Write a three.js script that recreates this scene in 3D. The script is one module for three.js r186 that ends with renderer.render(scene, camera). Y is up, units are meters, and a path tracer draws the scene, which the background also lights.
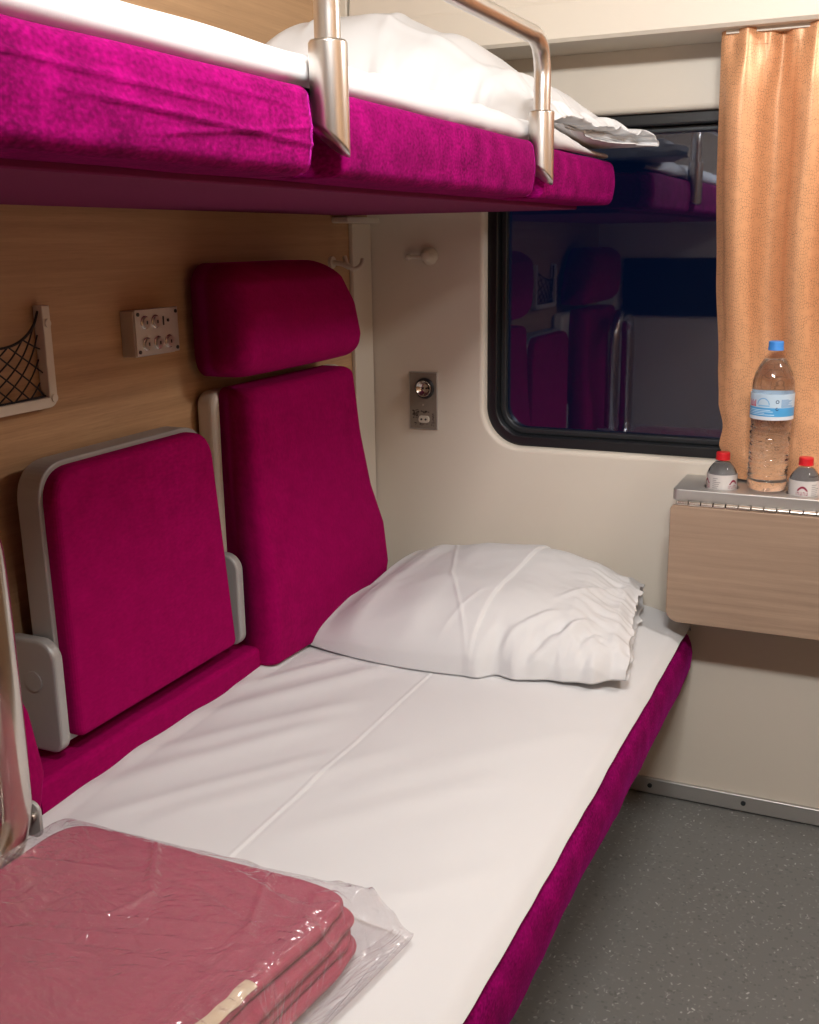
import * as THREE from 'three';
import { RoundedBoxGeometry } from 'three/addons/geometries/RoundedBoxGeometry.js';
import { mergeGeometries, mergeVertices } from 'three/addons/utils/BufferGeometryUtils.js';
import { ImprovedNoise } from 'three/addons/math/ImprovedNoise.js';
import { RectAreaLightUniformsLib } from 'three/addons/lights/RectAreaLightUniformsLib.js';

// ---------------------------------------------------------------- camera, night outside, lamp, exposure
const scene = new THREE.Scene();
scene.background = new THREE.Color().setRGB(0.004, 0.010, 0.022);          // night outside the window
const camera = new THREE.PerspectiveCamera(51.09, 819 / 1024, 0.05, 50);
camera.position.set(1.265, 1.38, 2.513);
camera.up.set(-0.08907, 0.96946, -0.22848);
camera.lookAt(1.265 - 0.40605, 1.38 - 0.24481, 2.513 - 0.88045);
const renderer = new THREE.WebGLRenderer({ antialias: true });
renderer.toneMapping = THREE.LinearToneMapping;
renderer.toneMappingExposure = 1.0;
renderer.shadowMap.enabled = true;
RectAreaLightUniformsLib.init();
const LAMP_COLOUR = new THREE.Color().setRGB(1.0, 0.985, 0.97);
const LAMPS = [
  { name: 'ceiling_lamp', label: 'oblong cream lamp under the ceiling above the aisle', pos: [1.2, 2.12, 1.96], aim: [1.2, 1.66, 1.07], w: 0.46, h: 0.12, power: 188 },
  { name: 'wall_lamp', label: 'small cream lamp high on the side wall opposite the seats', pos: [1.83, 2.03, 0.46], aim: [0.6, 0.7, 0.62], w: 0.26, h: 0.12, power: 88 },
];
for (const L of LAMPS) {
  const l = new THREE.RectAreaLight(LAMP_COLOUR, L.power, L.w, L.h);
  l.position.set(...L.pos); l.lookAt(...L.aim); l.castShadow = true; scene.add(l);
}

// ---------------------------------------------------------------- helpers
let seed = 20240;
const rnd = () => { seed = (seed * 1664525 + 1013904223) >>> 0; return seed / 4294967296; };
const P = new ImprovedNoise();
const N = (x, y = 0, z = 0) => P.noise(x + 31.7, y + 17.3, z + 5.1);
const fbm = (x, y, z = 0, o = 4) => { let a = 0.5, s = 0; for (let i = 0; i < o; i++) { s += a * N(x, y, z); x *= 2.03; y *= 2.03; z *= 2.03; a *= 0.5; } return s; };
const clamp = (v, a = 0, b = 1) => Math.min(b, Math.max(a, v));
const smooth = (a, b, v) => { const t = clamp((v - a) / (b - a)); return t * t * (3 - 2 * t); };
const lerp = (a, b, t) => a + (b - a) * t;
const V2 = (x, y) => new THREE.Vector2(x, y), V3 = (x, y, z) => new THREE.Vector3(x, y, z);
const used = {};
const numbered = n => { used[n] = (used[n] || 0) + 1; return used[n] === 1 ? n : `${n}_${String(used[n] - 1).padStart(3, '0')}`; };
function thing(name, label, category, group) {
  const o = new THREE.Group(); o.name = numbered(name); o.userData = { label, category }; if (group) o.userData.group = group; scene.add(o); return o;
}
function part(name, geo, mat, parent, label) {
  const m = new THREE.Mesh(geo, mat); m.name = name; m.castShadow = m.receiveShadow = true; if (label) m.userData.label = label; parent.add(m); return m;
}
function solo(name, geo, mat, label, category) { const m = part(numbered(name), geo, mat, scene); m.userData = { label, category }; return m; }
function struct(name, geo, mat, label) { const m = part(name, geo, mat, scene); m.userData = { kind: 'structure', label, category: name.split('_')[0] }; return m; }
function metreUV(g) {                                          // uv in metres from the main direction of each face
  g = g.index ? g.toNonIndexed() : g;
  const p = g.attributes.position, uv = new Float32Array(p.count * 2), a = V3(), b = V3(), c = V3();
  for (let i = 0; i < p.count; i += 3) {
    a.fromBufferAttribute(p, i); b.fromBufferAttribute(p, i + 1); c.fromBufferAttribute(p, i + 2);
    const n = b.clone().sub(a).cross(c.clone().sub(a)), ax = Math.abs(n.x), ay = Math.abs(n.y), az = Math.abs(n.z);
    [a, b, c].forEach((v, k) => {
      const q = ax >= ay && ax >= az ? [v.z, v.y] : ay >= az ? [v.z, v.x] : [v.x, v.y];
      uv[(i + k) * 2] = q[0]; uv[(i + k) * 2 + 1] = q[1];
    });
  }
  g.setAttribute('uv', new THREE.BufferAttribute(uv, 2)); return g;
}
function box(x0, x1, y0, y1, z0, z1, r = 0) {
  const g = r ? new RoundedBoxGeometry(x1 - x0, y1 - y0, z1 - z0, 3, r) : new THREE.BoxGeometry(x1 - x0, y1 - y0, z1 - z0);
  g.translate((x0 + x1) / 2, (y0 + y1) / 2, (z0 + z1) / 2); return metreUV(g);
}
function grid(nu, nv, fn, uvfn) {
  const pos = [], uv = [], idx = [];
  for (let j = 0; j <= nv; j++) for (let i = 0; i <= nu; i++) { const p = fn(i / nu, j / nv); pos.push(...p); uv.push(...(uvfn ? uvfn(i / nu, j / nv, p) : [p[0], p[2]])); }
  for (let j = 0; j < nv; j++) for (let i = 0; i < nu; i++) { const a = j * (nu + 1) + i, b = a + 1, c = a + nu + 1, d = c + 1; idx.push(a, b, d, a, d, c); }
  const g = new THREE.BufferGeometry();
  g.setAttribute('position', new THREE.Float32BufferAttribute(pos, 3)); g.setAttribute('uv', new THREE.Float32BufferAttribute(uv, 2)); g.setIndex(idx); g.computeVertexNormals(); return g;
}
function loft(rings, caps = true) {                             // rings of equal length, each closed
  const n = rings[0].length, pos = [], uv = [], idx = []; let along = 0;
  rings.forEach((r, k) => {
    if (k) along += Math.hypot(...r[0].map((v, i) => v - rings[k - 1][0][i]));
    let around = 0;
    for (let i = 0; i <= n; i++) { const p = r[i % n]; if (i) around += Math.hypot(...p.map((v, q) => v - r[i - 1][q])); pos.push(...p); uv.push(along, around); }
  });
  for (let k = 0; k < rings.length - 1; k++) for (let i = 0; i < n; i++) { const a = k * (n + 1) + i, b = a + 1, c = a + n + 1, d = c + 1; idx.push(a, c, b, b, c, d); }
  if (caps) for (const k of [0, rings.length - 1]) {
    const c = pos.length / 3, m = [0, 1, 2].map(q => rings[k].reduce((s, p) => s + p[q], 0) / n); pos.push(...m); uv.push(0, 0);
    rings[k].forEach(p => { pos.push(...p); uv.push(p[0], p[1]); });
    for (let i = 0; i < n; i++) { const a = c + 1 + i, b = c + 1 + (i + 1) % n; k ? idx.push(c, a, b) : idx.push(c, b, a); }
  }
  const g = new THREE.BufferGeometry();
  g.setAttribute('position', new THREE.Float32BufferAttribute(pos, 3)); g.setAttribute('uv', new THREE.Float32BufferAttribute(uv, 2)); g.setIndex(idx); g.computeVertexNormals();
  // one normal along the seam
  const nn = g.attributes.normal;
  for (let k = 0; k < rings.length; k++) { const a = k * (n + 1), b = a + n, v = V3().fromBufferAttribute(nn, a).add(V3().fromBufferAttribute(nn, b)).normalize(); nn.setXYZ(a, v.x, v.y, v.z); nn.setXYZ(b, v.x, v.y, v.z); }
  return g;
}
function rrect(x0, x1, y0, y1, r) {                              // rounded rectangle; r = number or [bl, br, tr, tl]
  const [a, b, c, d] = Array.isArray(r) ? r : [r, r, r, r], s = new THREE.Shape();
  s.moveTo(x0 + a, y0); s.lineTo(x1 - b, y0); s.absarc(x1 - b, y0 + b, b, -Math.PI / 2, 0); s.lineTo(x1, y1 - c); s.absarc(x1 - c, y1 - c, c, 0, Math.PI / 2);
  s.lineTo(x0 + d, y1); s.absarc(x0 + d, y1 - d, d, Math.PI / 2, Math.PI); s.lineTo(x0, y0 + a); s.absarc(x0 + a, y0 + a, a, Math.PI, Math.PI * 1.5); return s;
}
function extr(shape, depth, bevel = 0, seg = 10) {               // bevel stays inside depth; spans z 0..depth
  const g = new THREE.ExtrudeGeometry(shape, { depth: depth - 2 * bevel, bevelEnabled: bevel > 0, bevelSize: bevel, bevelThickness: bevel, bevelOffset: -bevel, bevelSegments: 4, curveSegments: seg });
  g.translate(0, 0, bevel); return g;
}
const faceX = (g, x) => { g.applyMatrix4(new THREE.Matrix4().makeBasis(V3(0, 0, -1), V3(0, 1, 0), V3(1, 0, 0))); g.translate(x, 0, 0); return g; };   // shape (-z, y) facing +x, back at x
const tube = (pts, r, seg = 40, rad = 12, closed = false) => new THREE.TubeGeometry(new THREE.CatmullRomCurve3(pts.map(p => V3(...p)), closed, 'centripetal'), seg, r, rad, closed);
const lathe = (pts, seg = 48) => new THREE.LatheGeometry(pts.map(p => V2(p[0], p[1])), seg);
function cyl(r, h, axis, at, seg = 20, r2 = r) {
  const g = new THREE.CylinderGeometry(r2, r, h, seg); if (axis === 'x') g.rotateZ(-Math.PI / 2); if (axis === 'z') g.rotateX(Math.PI / 2); g.translate(...at); return g;
}
function interp(tab, v) { if (v <= tab[0][0]) return tab[0][1]; for (let i = 1; i < tab.length; i++) if (v <= tab[i][0]) { const t = (v - tab[i - 1][0]) / (tab[i][0] - tab[i - 1][0]), s = t * t * (3 - 2 * t); return lerp(tab[i - 1][1], tab[i][1], s); } return tab[tab.length - 1][1]; }
function creases(list, x, z) {                                   // [x0,z0,x1,z1,height,width,kind]
  let h = 0;
  for (const [x0, z0, x1, z1, a, w, kind] of list) {
    const dx = x1 - x0, dz = z1 - z0, L2 = dx * dx + dz * dz, t = ((x - x0) * dx + (z - z0) * dz) / L2, L = Math.sqrt(L2);
    if (t < -0.25 || t > 1.25) continue;
    const d = ((x - x0) * dz - (z - z0) * dx) / L, fade = smooth(-0.2, 0.12, t) * (1 - smooth(0.88, 1.2, t));
    if (kind === 'step') h += a * fade * smooth(-w, w, d) * (1 - smooth(0, 0.12, d)); else h += a * fade * Math.exp(-(d * d) / (w * w));
  }
  return h;
}

// ---------------------------------------------------------------- textures
function dataTex(w, h, fn, srgb, repX = 1, repY = repX) {
  const d = new Uint8Array(w * h * 4);
  for (let j = 0; j < h; j++) for (let i = 0; i < w; i++) { const c = fn(i / w, j / h, i, j), k = (j * w + i) * 4; d[k] = clamp(c[0]) * 255; d[k + 1] = clamp(c[1]) * 255; d[k + 2] = clamp(c[2]) * 255; d[k + 3] = 255; }
  const t = new THREE.DataTexture(d, w, h); t.magFilter = THREE.LinearFilter; t.minFilter = THREE.LinearMipmapLinearFilter; t.generateMipmaps = true;
  t.wrapS = t.wrapT = THREE.RepeatWrapping; t.repeat.set(repX, repY); if (srgb) t.colorSpace = THREE.SRGBColorSpace; t.needsUpdate = true; return t;
}
// seamless noise: sample on a torus-like blend
const tile = (f, u, v, a, b) => { const x = u * a, y = v * b; return f(x, y) * (1 - u) * (1 - v) + f(x - a, y) * u * (1 - v) + f(x, y - b) * (1 - u) * v + f(x - a, y - b) * u * v; };
const woodMap = (dark, light, rep) => dataTex(1024, 512, (u, v) => {
  const band = tile((x, y) => fbm(x * 1.0, y * 9, 3, 3), u, v, 1.5, 3), grain = tile((x, y) => fbm(x * 7, y * 70, 9, 3), u, v, 1.5, 3), pore = tile((x, y) => N(x * 26, y * 190, 2), u, v, 1.5, 1.5);
  const t = clamp(0.55 + band * 0.9 + grain * 0.55 - Math.max(0, pore - 0.15) * 0.5); return [0, 1, 2].map(k => lerp(dark[k], light[k], t));
}, true, rep, rep * 2);
const velvetMap = dataTex(512, 512, (u, v) => {
  const a = tile((x, y) => fbm(x * 3, y * 3, 1, 4), u, v, 4, 4), b = tile((x, y) => fbm(x * 16, y * 30, 4, 3), u, v, 3, 3), c = 0.92 + a * 0.14 + b * 0.16; return [c, c, c];
}, true, 1 / 0.5);
const crushedMap = dataTex(512, 512, (u, v) => {
  const a = tile((x, y) => fbm(x * 3, y * 3, 11, 4), u, v, 4, 4), b = tile((x, y) => fbm(x * 26, y * 40, 4, 3), u, v, 3, 3), c = 0.84 + a * 0.4 + b * 0.5; return [c, c * 1, c];
}, true, 1 / 0.5);
const weave = dataTex(256, 256, (u, v) => { const c = 0.5 + 0.25 * Math.sin(u * Math.PI * 2 * 64) * Math.sin(v * Math.PI * 2 * 64) + 0.15 * N(u * 40, v * 40); return [c, c, c]; }, false, 1 / 0.06);
const plasterBump = dataTex(256, 256, (u, v) => { const c = 0.5 + tile((x, y) => fbm(x * 8, y * 8, 7, 3), u, v, 4, 4) * 0.6; return [c, c, c]; }, false, 1 / 0.12);
const brushed = dataTex(256, 256, (u, v) => { const c = 0.32 + tile((x, y) => N(x * 2, y * 90, 5) * 0.12 + N(x * 8, y * 170, 1) * 0.08, u, v, 2, 1); return [c, c, c]; }, false, 1 / 0.15);
const crinkle = dataTex(512, 512, (u, v) => { const f = (x, y) => { const w = N(x * 1.5, y * 1.5, 6); return (1 - Math.abs(N(x * 3 + w * 1.5, y * 5 + w, 2)) * 2.2) ** 3 * 0.7 + (1 - Math.abs(N(x * 8, y * 11 + w * 2, 8)) * 2.2) * 0.2; }; const c = clamp(tile(f, u, v, 3, 3)); return [c, c, c]; }, false, 1 / 0.3);
const flecks = (() => {
  const c = document.createElement('canvas'); c.width = c.height = 1024; const g = c.getContext('2d');
  g.fillStyle = '#6b6b68'; g.fillRect(0, 0, 1024, 1024);
  for (let i = 0; i < 9000; i++) { const v = 76 + rnd() * 52 | 0; g.fillStyle = `rgba(${v},${v},${v - 2},0.5)`; g.fillRect(rnd() * 1024, rnd() * 1024, 2 + rnd() * 5, 2 + rnd() * 5); }
  for (let i = 0; i < 2900; i++) {
    const x = rnd() * 1024, y = rnd() * 1024, l = 2 + rnd() * 7, a = rnd() * 6.283, v = 128 + rnd() * 62 | 0;
    g.strokeStyle = `rgba(${v},${v},${v - 4},${0.4 + rnd() * 0.5})`; g.lineWidth = 1 + rnd() * 2.4; g.beginPath(); g.moveTo(x, y); g.lineTo(x + Math.cos(a) * l, y + Math.sin(a) * l * 0.8); g.stroke();
  }
  const t = new THREE.CanvasTexture(c); t.colorSpace = THREE.SRGBColorSpace; t.wrapS = t.wrapT = THREE.RepeatWrapping; t.repeat.set(1 / 1.15, 1 / 1.15); return t;
})();
const crackle = (() => {                                          // satin with a fine printed crackle
  const n = 52, pts = []; for (let i = 0; i < n * n; i++) pts.push([0.12 + 0.76 * rnd(), 0.12 + 0.76 * rnd()]);
  return dataTex(1024, 1024, (u, v) => {
    const wu = u + 0.006 * Math.sin(v * 62.83), wv = v + 0.006 * Math.sin(u * 62.83), X = wu * n, Y = wv * n, cx = Math.floor(X), cy = Math.floor(Y); let f1 = 9, f2 = 9;
    for (let j = -1; j <= 1; j++) for (let i = -1; i <= 1; i++) { const q = pts[((cy + j + n) % n) * n + (cx + i + n) % n], d = Math.hypot(cx + i + q[0] - X, cy + j + q[1] - Y); if (d < f1) { f2 = f1; f1 = d; } else if (d < f2) f2 = d; }
    const l = 1 - smooth(0.01, 0.09, f2 - f1), broken = smooth(-0.25, 0.1, tile((x, y) => fbm(x * 6, y * 6, 2, 3), u, v, 3, 3)), k = 1 - 0.5 * l * broken;
    return [0.87 * k, 0.65 * k * (0.94 + 0.06 * k), 0.475 * k * (0.9 + 0.1 * k)];
  }, true, 1 / 0.36);
})();

// ---------------------------------------------------------------- materials
const std = o => new THREE.MeshStandardMaterial(o), phy = o => new THREE.MeshPhysicalMaterial(o);
const lin = (r, g, b) => new THREE.Color().setRGB(r, g, b);
const M = {
  wood: std({ map: woodMap([0.60, 0.465, 0.33], [0.76, 0.615, 0.46], 1 / 1.1), roughness: 0.48 }),
  woodTable: std({ map: woodMap([0.56, 0.47, 0.40], [0.69, 0.59, 0.50], 1 / 0.6), roughness: 0.5 }),
  cream: std({ color: lin(0.67, 0.61, 0.52), roughness: 0.5, bumpMap: plasterBump, bumpScale: 0.0002 }),
  creamPlastic: std({ color: lin(0.62, 0.57, 0.48), roughness: 0.45 }),
  velvet: phy({ color: lin(0.34, 0.0005, 0.095), map: velvetMap, roughness: 0.95, specularIntensity: 0.15, sheen: 0.6, sheenRoughness: 0.4, sheenColor: lin(0.7, 0.01, 0.36), bumpMap: velvetMap, bumpScale: 0.0003 }),
  velvetCrushed: phy({ color: lin(0.31, 0.0005, 0.13), map: crushedMap, roughness: 0.95, specularIntensity: 0.15, sheen: 0.7, sheenRoughness: 0.4, sheenColor: lin(0.62, 0.02, 0.42), bumpMap: crushedMap, bumpScale: 0.0006 }),
  sheet: phy({ color: lin(0.655, 0.655, 0.66), roughness: 0.8, sheen: 0.1, bumpMap: weave, bumpScale: 0.0001, side: THREE.DoubleSide }),
  floor: std({ map: flecks, roughness: 0.55 }),
  steel: std({ color: lin(0.62, 0.58, 0.54), metalness: 1, roughness: 0.28, roughnessMap: null }),
  steelPolish: std({ color: lin(0.62, 0.57, 0.52), metalness: 1, roughness: 0.2 }),
  alu: std({ color: lin(0.56, 0.55, 0.53), metalness: 0.85, roughness: 0.42 }),
  greyPaint: std({ color: lin(0.36, 0.36, 0.35), metalness: 0.25, roughness: 0.42 }),
  black: std({ color: lin(0.012, 0.012, 0.014), roughness: 0.45 }),
  rubber: std({ color: lin(0.008, 0.009, 0.011), roughness: 0.35 }),
  darkMetal: std({ color: lin(0.05, 0.055, 0.06), metalness: 0.6, roughness: 0.35 }),
  plumShaded: std({ color: lin(0.19, 0.0008, 0.075), roughness: 0.95 }),  // velvet purple darkened: shade under the upper berth is put into the colour
  pane: phy({ color: lin(0.45, 0.6, 0.82), transmission: 1, thickness: 0, ior: 2.1, roughness: 0.02 }),
  clear: phy({ color: lin(0.96, 0.97, 0.98), transmission: 1, thickness: 0, ior: 1.45, roughness: 0.04 }),
  water: phy({ color: lin(0.97, 0.985, 1), transmission: 1, thickness: 0.05, ior: 1.33, roughness: 0.0 }),
  film: phy({ color: lin(0.95, 0.94, 0.95), transmission: 0.92, thickness: 0, ior: 1.5, roughness: 0.13, bumpMap: crinkle, bumpScale: 0.0026, side: THREE.DoubleSide }),
  blanket: phy({ color: lin(0.43, 0.05, 0.10), roughness: 0.95, sheen: 0.4, sheenColor: lin(0.5, 0.2, 0.25), map: velvetMap }),
  binding: std({ color: lin(0.66, 0.52, 0.36), roughness: 0.85 }),
  curtain: phy({ map: crackle, roughness: 0.44, metalness: 0.2, sheen: 0.5, sheenRoughness: 0.4, sheenColor: lin(0.9, 0.6, 0.38), side: THREE.DoubleSide }),
  capBlue: std({ color: lin(0.05, 0.25, 0.68), roughness: 0.4 }),
  capRed: std({ color: lin(0.62, 0.012, 0.02), roughness: 0.4 }),
  cord: std({ color: lin(0.012, 0.012, 0.016), roughness: 0.8 }),
  lampGlow: std({ color: lin(0.9, 0.9, 0.88), emissive: LAMP_COLOUR, emissiveIntensity: 4, roughness: 0.5 }),
};

// ---------------------------------------------------------------- the compartment
const RX = 1.88, RZ = 2.95, RY = 2.2;
struct('floor', box(-0.1, RX + 0.1, -0.06, 0, -0.1, RZ + 0.1), M.floor, 'dark grey speckled vinyl floor');
struct('ceiling', box(-0.1, RX + 0.1, RY, RY + 0.06, -0.1, RZ + 0.1), M.cream, 'cream ceiling');
struct('wall_left', box(-0.08, 0, 0, RY, -0.08, RZ + 0.08), M.wood, 'wood grain wall panel behind the berths');
struct('wall_right', box(RX, RX + 0.08, 0, RY, -0.08, RZ + 0.08), M.wood, 'wood grain side wall');
struct('wall_front', box(-0.08, RX + 0.08, 0, RY, RZ, RZ + 0.08), M.wood, 'wood grain corridor wall');
struct('wall_end', box(0, 0.72, 0, RY, 2.12, RZ), M.cream, 'cream end wall at the foot of the berths');
const WX0 = 0.316, WX1 = 1.46, WY0 = 0.876, WY1 = 1.65, WR = 0.095;
{
  const s = new THREE.Shape([V2(-0.08, 0), V2(RX + 0.08, 0), V2(RX + 0.08, RY), V2(-0.08, RY)]); s.holes.push(rrect(WX0, WX1, WY0, WY1, WR));
  const g = new THREE.ExtrudeGeometry(s, { depth: 0.08, bevelEnabled: true, bevelSize: 0.012, bevelThickness: 0.012, bevelOffset: -0.012, bevelSegments: 5, curveSegments: 20 });
  g.translate(0, 0, -0.092); struct('wall_back', metreUV(g), M.cream, 'cream window wall');
}
{
  const w = new THREE.Group(); w.name = 'window_1'; w.userData = { kind: 'structure', label: 'dark night window with rounded corners and black rubber seal', category: 'window' }; scene.add(w);
  const ring = (o, i, d, b) => { const s = rrect(WX0 + o, WX1 - o, WY0 + o, WY1 - o, WR - o); s.holes.push(rrect(WX0 + i, WX1 - i, WY0 + i, WY1 - i, Math.max(0.02, WR - i))); return extr(s, d, b, 16); };
  part('rubber_seal', ring(-0.002, 0.026, 0.045, 0.004).translate(0, 0, -0.07), M.rubber, w);
  part('window_bead', ring(0.026, 0.04, 0.02, 0.003).translate(0, 0, -0.072), M.darkMetal, w);
  part('pane', extr(rrect(WX0 + 0.03, WX1 - 0.03, WY0 + 0.03, WY1 - 0.03, 0.06), 0.001).translate(0, 0, -0.073), M.pane, w);
}
// pelmet over the window
{
  const s = new THREE.Shape([[0.0, 1.782], [0.168, 1.782], [0.175, 1.789], [0.175, 1.858], [0.172, 1.864], [0.13, 2.2], [0, 2.2]].map(p => V2(-p[0], p[1])));
  const g = new THREE.ExtrudeGeometry(s, { depth: RX - 0.052, bevelEnabled: false });
  g.applyMatrix4(new THREE.Matrix4().makeBasis(V3(0, 0, -1), V3(0, 1, 0), V3(1, 0, 0))); g.translate(0.052, 0, 0);
  struct('trim_1', metreUV(g), M.cream, 'cream pelmet running above the window');
}
struct('trim_2', box(0, 0.012, 0, 1.425, 0.004, 0.105, 0.003), M.creamPlastic, 'narrow cream corner strip beside the wood panel');
struct('trim_3', box(0, 0.045, 1.6, RY, 0.004, 0.17, 0.003), M.creamPlastic, 'cream corner post above the upper berth');
struct('trim_4', box(0, 0.045, 1.425, 1.439, 0.02, 0.19, 0.003), M.creamPlastic, 'cream support ledge under the upper berth');
{
  const b = struct('baseboard_back', box(0.02, RX, 0.004, 0.046, 0, 0.012, 0.003), M.alu, 'aluminium skirting strip screwed along the window wall');
  for (const x of [0.775, 1.005, 1.24]) part('screw', cyl(0.006, 0.004, 'z', [x, 0.027, 0.013], 12), M.darkMetal, b);
}

// ---------------------------------------------------------------- lower berth
{
  const t = thing('lower_berth', 'lower berth with purple velvet cushion under the white sheet', 'berth');
  const prof = [[0.10, 0.36], [0.12, 0.335], [0.3, 0.322], [0.6, 0.318], [0.79, 0.317], [0.825, 0.321], [0.848, 0.334], [0.861, 0.355], [0.868, 0.382], [0.870, 0.41], [0.867, 0.436], [0.859, 0.456], [0.838, 0.474], [0.80, 0.484], [0.72, 0.503], [0.6, 0.512], [0.4, 0.512], [0.2, 0.51], [0.12, 0.508], [0.10, 0.49]];
  const rings = [], nz = 110;
  for (let k = 0; k <= nz; k++) {
    const z = lerp(0.022, 2.1, k / nz), e = Math.min(z - 0.022, 2.1 - z), s = e < 0.03 ? Math.sqrt(Math.max(0, 1 - (1 - e / 0.03) ** 2)) : 1, cx = 0.5, cy = 0.42;
    rings.push(prof.map(([x, y]) => {
      const f = x > 0.8 && y < 0.48 ? 1 : 0, bump = f * (0.004 * N(z * 7, y * 20, 1) + 0.002 * N(z * 22, y * 60, 3));
      return [x + bump - (x > cx ? 1 : -1) * 0.03 * (1 - s), y - (y > cy ? 1 : -1) * 0.03 * (1 - s) + (y < 0.36 ? 0.004 * N(z * 6, 2) : 0), z];
    }));
  }
  part('cushion', loft(rings), M.velvetCrushed, t);
  const bz = [], bp = (y0, y1, x0, x1, r) => { const o = []; for (const [cx, cy, a0] of [[x1 - r, y0 + r, -90], [x1 - r, y1 - r, 0], [x0 + r, y1 - r, 90], [x0 + r, y0 + r, 180]]) for (let i = 0; i <= 4; i++) { const a = (a0 + i * 22.5) * Math.PI / 180; o.push([cx + r * Math.cos(a), cy + r * Math.sin(a)]); } return o; };
  for (let k = 0; k <= 40; k++) { const z = lerp(0.77, 1.395, k / 40); bz.push(bp(0.4, 0.578 + 0.002 * N(z * 8, 3), 0.004, 0.117 + 0.002 * N(z * 9, 1), 0.012).map(([x, y]) => [x, y, z])); }
  part('bolster', loft(bz), M.velvet, t, 'purple velvet ledge along the wall');
  part('bed_frame', box(0.02, 0.76, 0.275, 0.316, 0.03, 2.1, 0.006), M.greyPaint, t);
  part('plinth', box(0.01, 0.42, 0, 0.276, 0.02, 2.1), M.greyPaint, t);
}
// sheet of the lower berth
const sheetCreases = [
  [0.452, 1.7, 0.448, 0.35, 0.0015, 0.0035], [0.457, 1.7, 0.453, 0.35, -0.0008, 0.004],
  [0.13, 1.30, 0.36, 0.95, 0.007, 0.03], [0.14, 1.16, 0.36, 0.86, 0.006, 0.026], [0.15, 0.98, 0.34, 0.68, 0.007, 0.028], [0.13, 0.86, 0.25, 0.66, 0.006, 0.02],
  [0.30, 1.32, 0.52, 1.0, 0.004, 0.03], [0.5, 1.3, 0.72, 1.0, 0.003, 0.03], [0.55, 1.1, 0.8, 0.75, 0.0025, 0.03], [0.62, 1.5, 0.82, 1.2, 0.003, 0.025], [0.2, 1.36, 0.42, 1.06, 0.004, 0.02],
];
{
  const c = new THREE.CatmullRomCurve3([[0.117, 0.522], [0.2, 0.524], [0.4, 0.525], [0.6, 0.524], [0.71, 0.518], [0.77, 0.508], [0.82, 0.494], [0.836, 0.489], [0.849, 0.480], [0.857, 0.473]].map(p => V3(p[0], p[1], 0)));
  const hem = z => 0.006 * N(z * 4, 9) + 0.004 * N(z * 13, 4);
  const fn = off => (u, v) => {
    const z = lerp(0.012, 2.09, v), p = c.getPointAt(u), n = c.getTangentAt(u), fl = smooth(0.0, 0.12, 1 - u);
    let d = creases(sheetCreases, p.x, z) + 0.0025 * fbm(p.x * 5 + z * 2, z * 3, 2, 3) * fl + 0.0045 * smooth(0.4, 0.15, p.x) * N(p.x * 6 + z * 3, z * 5, 8) + 0.0016 * (1 - fl) * N(z * 16, 7);
    d = Math.max(d, -0.003) + 0.003 - off;
    const left = 1 - smooth(0, 0.035, p.x - 0.117);
    let y = p.y + n.x * d + left * (0.006 + 0.008 * N(z * 6, 1)), x = p.x - n.y * d;
    if (u > 0.93) y += hem(z) * (u - 0.93) / 0.07;
    const e = 1 - smooth(0, 0.03, z - 0.012); y -= 0.02 * e * e;
    return [x, y, z];
  };
  const top = grid(280, 300, fn(0)), bot = grid(140, 200, fn(0.0014)); bot.index.array.reverse();
  solo('bed_sheet', mergeGeometries([top, bot]), M.sheet, 'white bed sheet spread over the lower berth cushion', 'sheet');
}

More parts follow.
